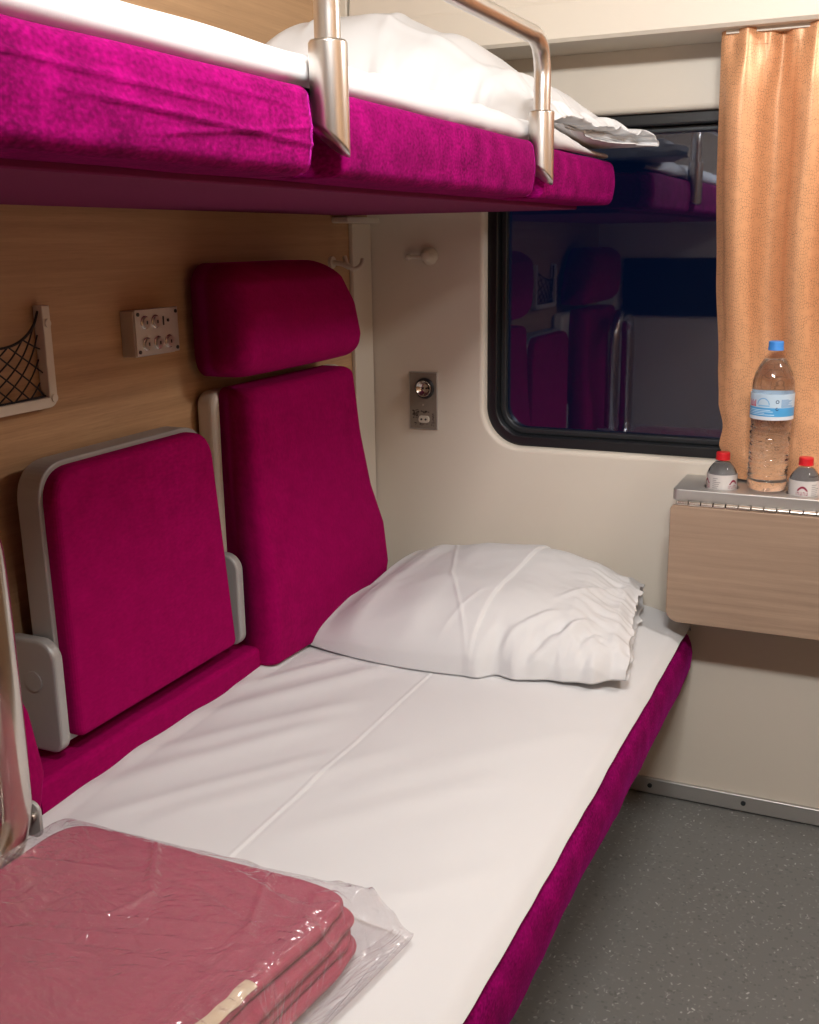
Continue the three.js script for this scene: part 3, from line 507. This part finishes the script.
{
  const t = thing('water_bottle', 'tall clear plastic water bottle with blue cap and blue label', 'bottle'); t.position.set(1.018, SY + 0.001, 0.104);
  const prof = [[0.0, 0.006], [0.022, 0.004], [0.034, 0.0], [0.041, 0.004], [0.0435, 0.014]];
  for (let y = 0.022, k = 0; y < 0.148; y += 0.0115, k++) { prof.push([0.0438, y], [0.0425, y + 0.004], [0.0412 + (k % 3) * 0.0004, y + 0.0058], [0.0425, y + 0.0076]); }
  prof.push([0.0435, 0.152], [0.0445, 0.158], [0.0445, 0.232], [0.0435, 0.24], [0.040, 0.254], [0.033, 0.27], [0.024, 0.284], [0.016, 0.294], [0.0135, 0.299], [0.0132, 0.306]);
  const wobble = (g, k) => { const p = g.attributes.position; for (let i = 0; i < p.count; i++) { const x = p.getX(i), y = p.getY(i), z = p.getZ(i), r = Math.hypot(x, z); if (r < 0.01 || y > 0.15 || y < 0.012) continue; const a = Math.atan2(z, x), f = 1 + k * N(Math.cos(a) * 2.2, y * 55, Math.sin(a) * 2.2); p.setX(i, x * f); p.setZ(i, z * f); } g.computeVertexNormals(); return g; };
  part('bottle_body', wobble(lathe(prof, 64), 0.06), M.clear, t);
  const wp = prof.filter(p => p[1] < 0.29).map(([r, y]) => [Math.max(0, r - 0.0016), y + 0.0012]); wp.push([0, wp[wp.length - 1][1]]);
  part('water', wobble(lathe(wp, 64), 0.06), M.water, t);
  part('cap', capGeo(0.0155, 0.019, 0.304), M.capBlue, t);
  part('label', new THREE.CylinderGeometry(0.0452, 0.0452, 0.055, 64, 1, true).translate(0, 0.187, 0), labelMat(1024, 192, (g, w, h) => {
    g.fillStyle = '#b9cfe0'; g.fillRect(0, 0, w, h); g.fillStyle = '#4d9fd6'; g.fillRect(0, h * 0.52, w, h * 0.34); g.fillStyle = '#d5dde6'; g.fillRect(0, h * 0.86, w, h * 0.14);
    for (let k = 0; k < 2; k++) { const X = k * w / 2;
      g.fillStyle = '#c8374f'; for (let i = 0; i < 5; i++) g.fillRect(X + 58 + i * 17, h * (i % 2 ? 0.3 : 0.24), 9, h * (i % 2 ? 0.2 : 0.26));
      g.fillRect(X + 58, h * 0.45, 80, 4);
      g.strokeStyle = '#6ea6d4'; g.lineWidth = 7; g.beginPath(); g.arc(X + 200, h * 0.4, 46, Math.PI, 0); g.stroke(); g.fillStyle = '#7fb2da'; g.fillRect(X + 160, h * 0.42, 90, 10);
      g.strokeStyle = '#24375c'; g.lineWidth = 5; g.beginPath(); g.arc(X + 306, h * 0.28, 11, 0, 7); g.stroke(); g.beginPath(); g.arc(X + 306, h * 0.56, 9, 0, 5); g.stroke();
      g.fillStyle = '#3c78b4'; for (let i = 0; i < 9; i++) g.fillRect(X + 336, h * (0.2 + i * 0.035), 60 + rnd() * 60, 3);
      g.fillStyle = '#d9ecf7'; for (let i = 0; i < 4; i++) g.fillRect(X + 40, h * (0.6 + i * 0.06), 150 + rnd() * 110, 4); } }), t, 'blue and pale printed label').rotation.y = 1.6;
}
const smallLabel = labelMat(1024, 128, (g, w, h) => {
  g.fillStyle = '#cfcac6'; g.fillRect(0, 0, w, h);
  for (let k = 0; k < 3; k++) { const X = k * w / 3;
    g.fillStyle = '#8c2440'; g.beginPath(); g.moveTo(X + 70, h * 0.46); g.quadraticCurveTo(X + 130, h * 0.02, X + 190, h * 0.46); g.lineTo(X + 170, h * 0.46); g.quadraticCurveTo(X + 130, h * 0.22, X + 90, h * 0.46); g.fill();
    for (let i = 0; i < 9; i++) { g.fillRect(X + 64 + i * 15, h * 0.5, 4, h * 0.16); if (i % 2) g.fillRect(X + 64 + i * 15, h * (i % 4 === 1 ? 0.5 : 0.62), 11, 5); }
    g.fillStyle = '#5c5a5e'; for (let i = 0; i < 6; i++) g.fillRect(X + 90 + i * 13, h * (0.76 + (i % 3) * 0.03), 8, 8);
    g.fillStyle = '#8b8888'; for (let i = 0; i < 8; i++) g.fillRect(X + 226, h * (0.16 + i * 0.09), 44 + rnd() * 52, 4); }
});
function smallBottle(x, turn, label) {
  const t = thing('small_water_bottle', label, 'bottle', 'small red-capped water bottles in the shelf'); t.position.set(x, 0.7175, 0.104); t.rotation.y = turn;
  const prof = [[0, 0.004], [0.02, 0.002], [0.029, 0.0], [0.0325, 0.006]]; for (let y = 0.014; y < 0.09; y += 0.014) prof.push([0.0328, y], [0.0315, y + 0.006]); prof.push([0.0328, 0.1], [0.0328, 0.153], [0.0315, 0.159], [0.026, 0.168], [0.018, 0.177], [0.0135, 0.181], [0.0128, 0.186]);
  part('bottle_body', lathe(prof, 12), M.clear, t);
  const wp = prof.filter(p => p[1] < 0.178).map(([r, y]) => [Math.max(0, r - 0.0014), y + 0.001]); wp.push([0, wp[wp.length - 1][1]]); part('water', lathe(wp, 12), M.water, t);
  part('cap', capGeo(0.0150, 0.0165, 0.184), M.capRed, t);
  part('label', new THREE.CylinderGeometry(0.0333, 0.0333, 0.047, 12, 1, true).translate(0, 0.1305, 0), smallLabel, t, 'white paper label with dark red emblem');
}
smallBottle(0.922, 0.2, 'small red-capped water bottle in the cup hole at the shelf end');
smallBottle(1.096, 1.25, 'small red-capped water bottle in the cup hole past the tall bottle');

// ---------------------------------------------------------------- curtain
{
  const t = thing('curtain', 'satin copper curtain with fine crackle pattern hanging beside the window', 'curtain');
  const yT = 1.786, yB = 0.846, left = y => interp([[0.84, 0.925], [0.88, 0.918], [0.92, 0.90], [0.96, 0.906], [1.02, 0.893], [1.1, 0.888], [1.3, 0.876], [1.5, 0.872], [1.79, 0.873]], y);
  const fn = off => (u, v) => {
    const y = lerp(yB, yT, v), x = lerp(left(y), 1.46, u), q = u * 4.6 + 0.10 * N(y * 1.6, u * 3) + 0.05 * N(y * 5, u * 6), w = Math.sin(q * Math.PI * 2 - 0.9), amp = lerp(0.009, 0.031, smooth(0.9, 1.4, y)) * (1 - 0.45 * smooth(1.66, 1.78, y));
    const head = smooth(1.64, 1.77, y), base = lerp(0.034, 0.128, smooth(1.0, 1.74, y));
    let z = base + amp * (w > 0 ? Math.pow(w, 0.75) : w * 0.85) + head * 0.007 * Math.sin(q * Math.PI * 6) + 0.004 * fbm(x * 9, y * 6, 2, 3) * (1 + head) + 0.006 * (1 - smooth(0.84, 1.05, y)) * N(x * 14, y * 16, 4);
    if (u < 0.02) z -= (0.02 - u) * 0.25;
    return [x, y, Math.max(z, 0.012) - off];
  };
  const uvf = (u, v, p) => [u * 0.95, p[1]];
  const a = grid(230, 150, fn(0), uvf), b = grid(230, 150, fn(0.0012), uvf); b.index.array.reverse();
  part('curtain_cloth', mergeGeometries([a, b]), M.curtain, t);
  part('header_tape', grid(160, 4, (u, v) => { const y = lerp(1.752, 1.781, v), p = fn(0)(u, (y - yB) / (yT - yB)); return [p[0], y, p[2] + 0.0015]; }, uvf), M.curtain, t);
  part('curtain_track', box(0.885, 1.5, 1.774, 1.782, 0.115, 0.14), M.creamPlastic, t);
}

// ---------------------------------------------------------------- lamps and the dark panel on the end wall
for (const L of LAMPS) {
  const t = thing(L.name, L.label, 'lamp'), [x, y, z] = L.pos;
  const g = new THREE.Group(); g.name = 'lamp_head'; g.position.set(...L.pos); g.lookAt(...L.aim); t.add(g);
  part('diffuser', box(-L.w / 2, L.w / 2, -L.h / 2, L.h / 2, -0.02, -0.006, 0.004), M.lampGlow, g);
  part('lamp_body', box(-L.w / 2 - 0.012, L.w / 2 + 0.012, -L.h / 2 - 0.01, L.h / 2 + 0.01, -0.045, -0.021, 0.006), M.creamPlastic, g);
  if (x > 1.5) part('lamp_mount', box(x + 0.01, RX, y - 0.01, y + 0.05, z - 0.05, z + 0.05, 0.005), M.creamPlastic, t); else part('lamp_mount', box(x - 0.08, x + 0.08, y + 0.02, RY, z - 0.02, z + 0.06, 0.005), M.creamPlastic, t);
}
{
  const t = thing('wall_screen', 'dark rectangular glossy panel on the end wall mirrored in the window', 'panel');
  part('panel_body', box(0.12, 0.54, 1.05, 1.295, 2.095, 2.12, 0.004), M.black, t); part('panel_glass', box(0.13, 0.53, 1.06, 1.285, 2.0935, 2.096, 0.0008), M.rubber, t);
}

renderer.render(scene, camera);
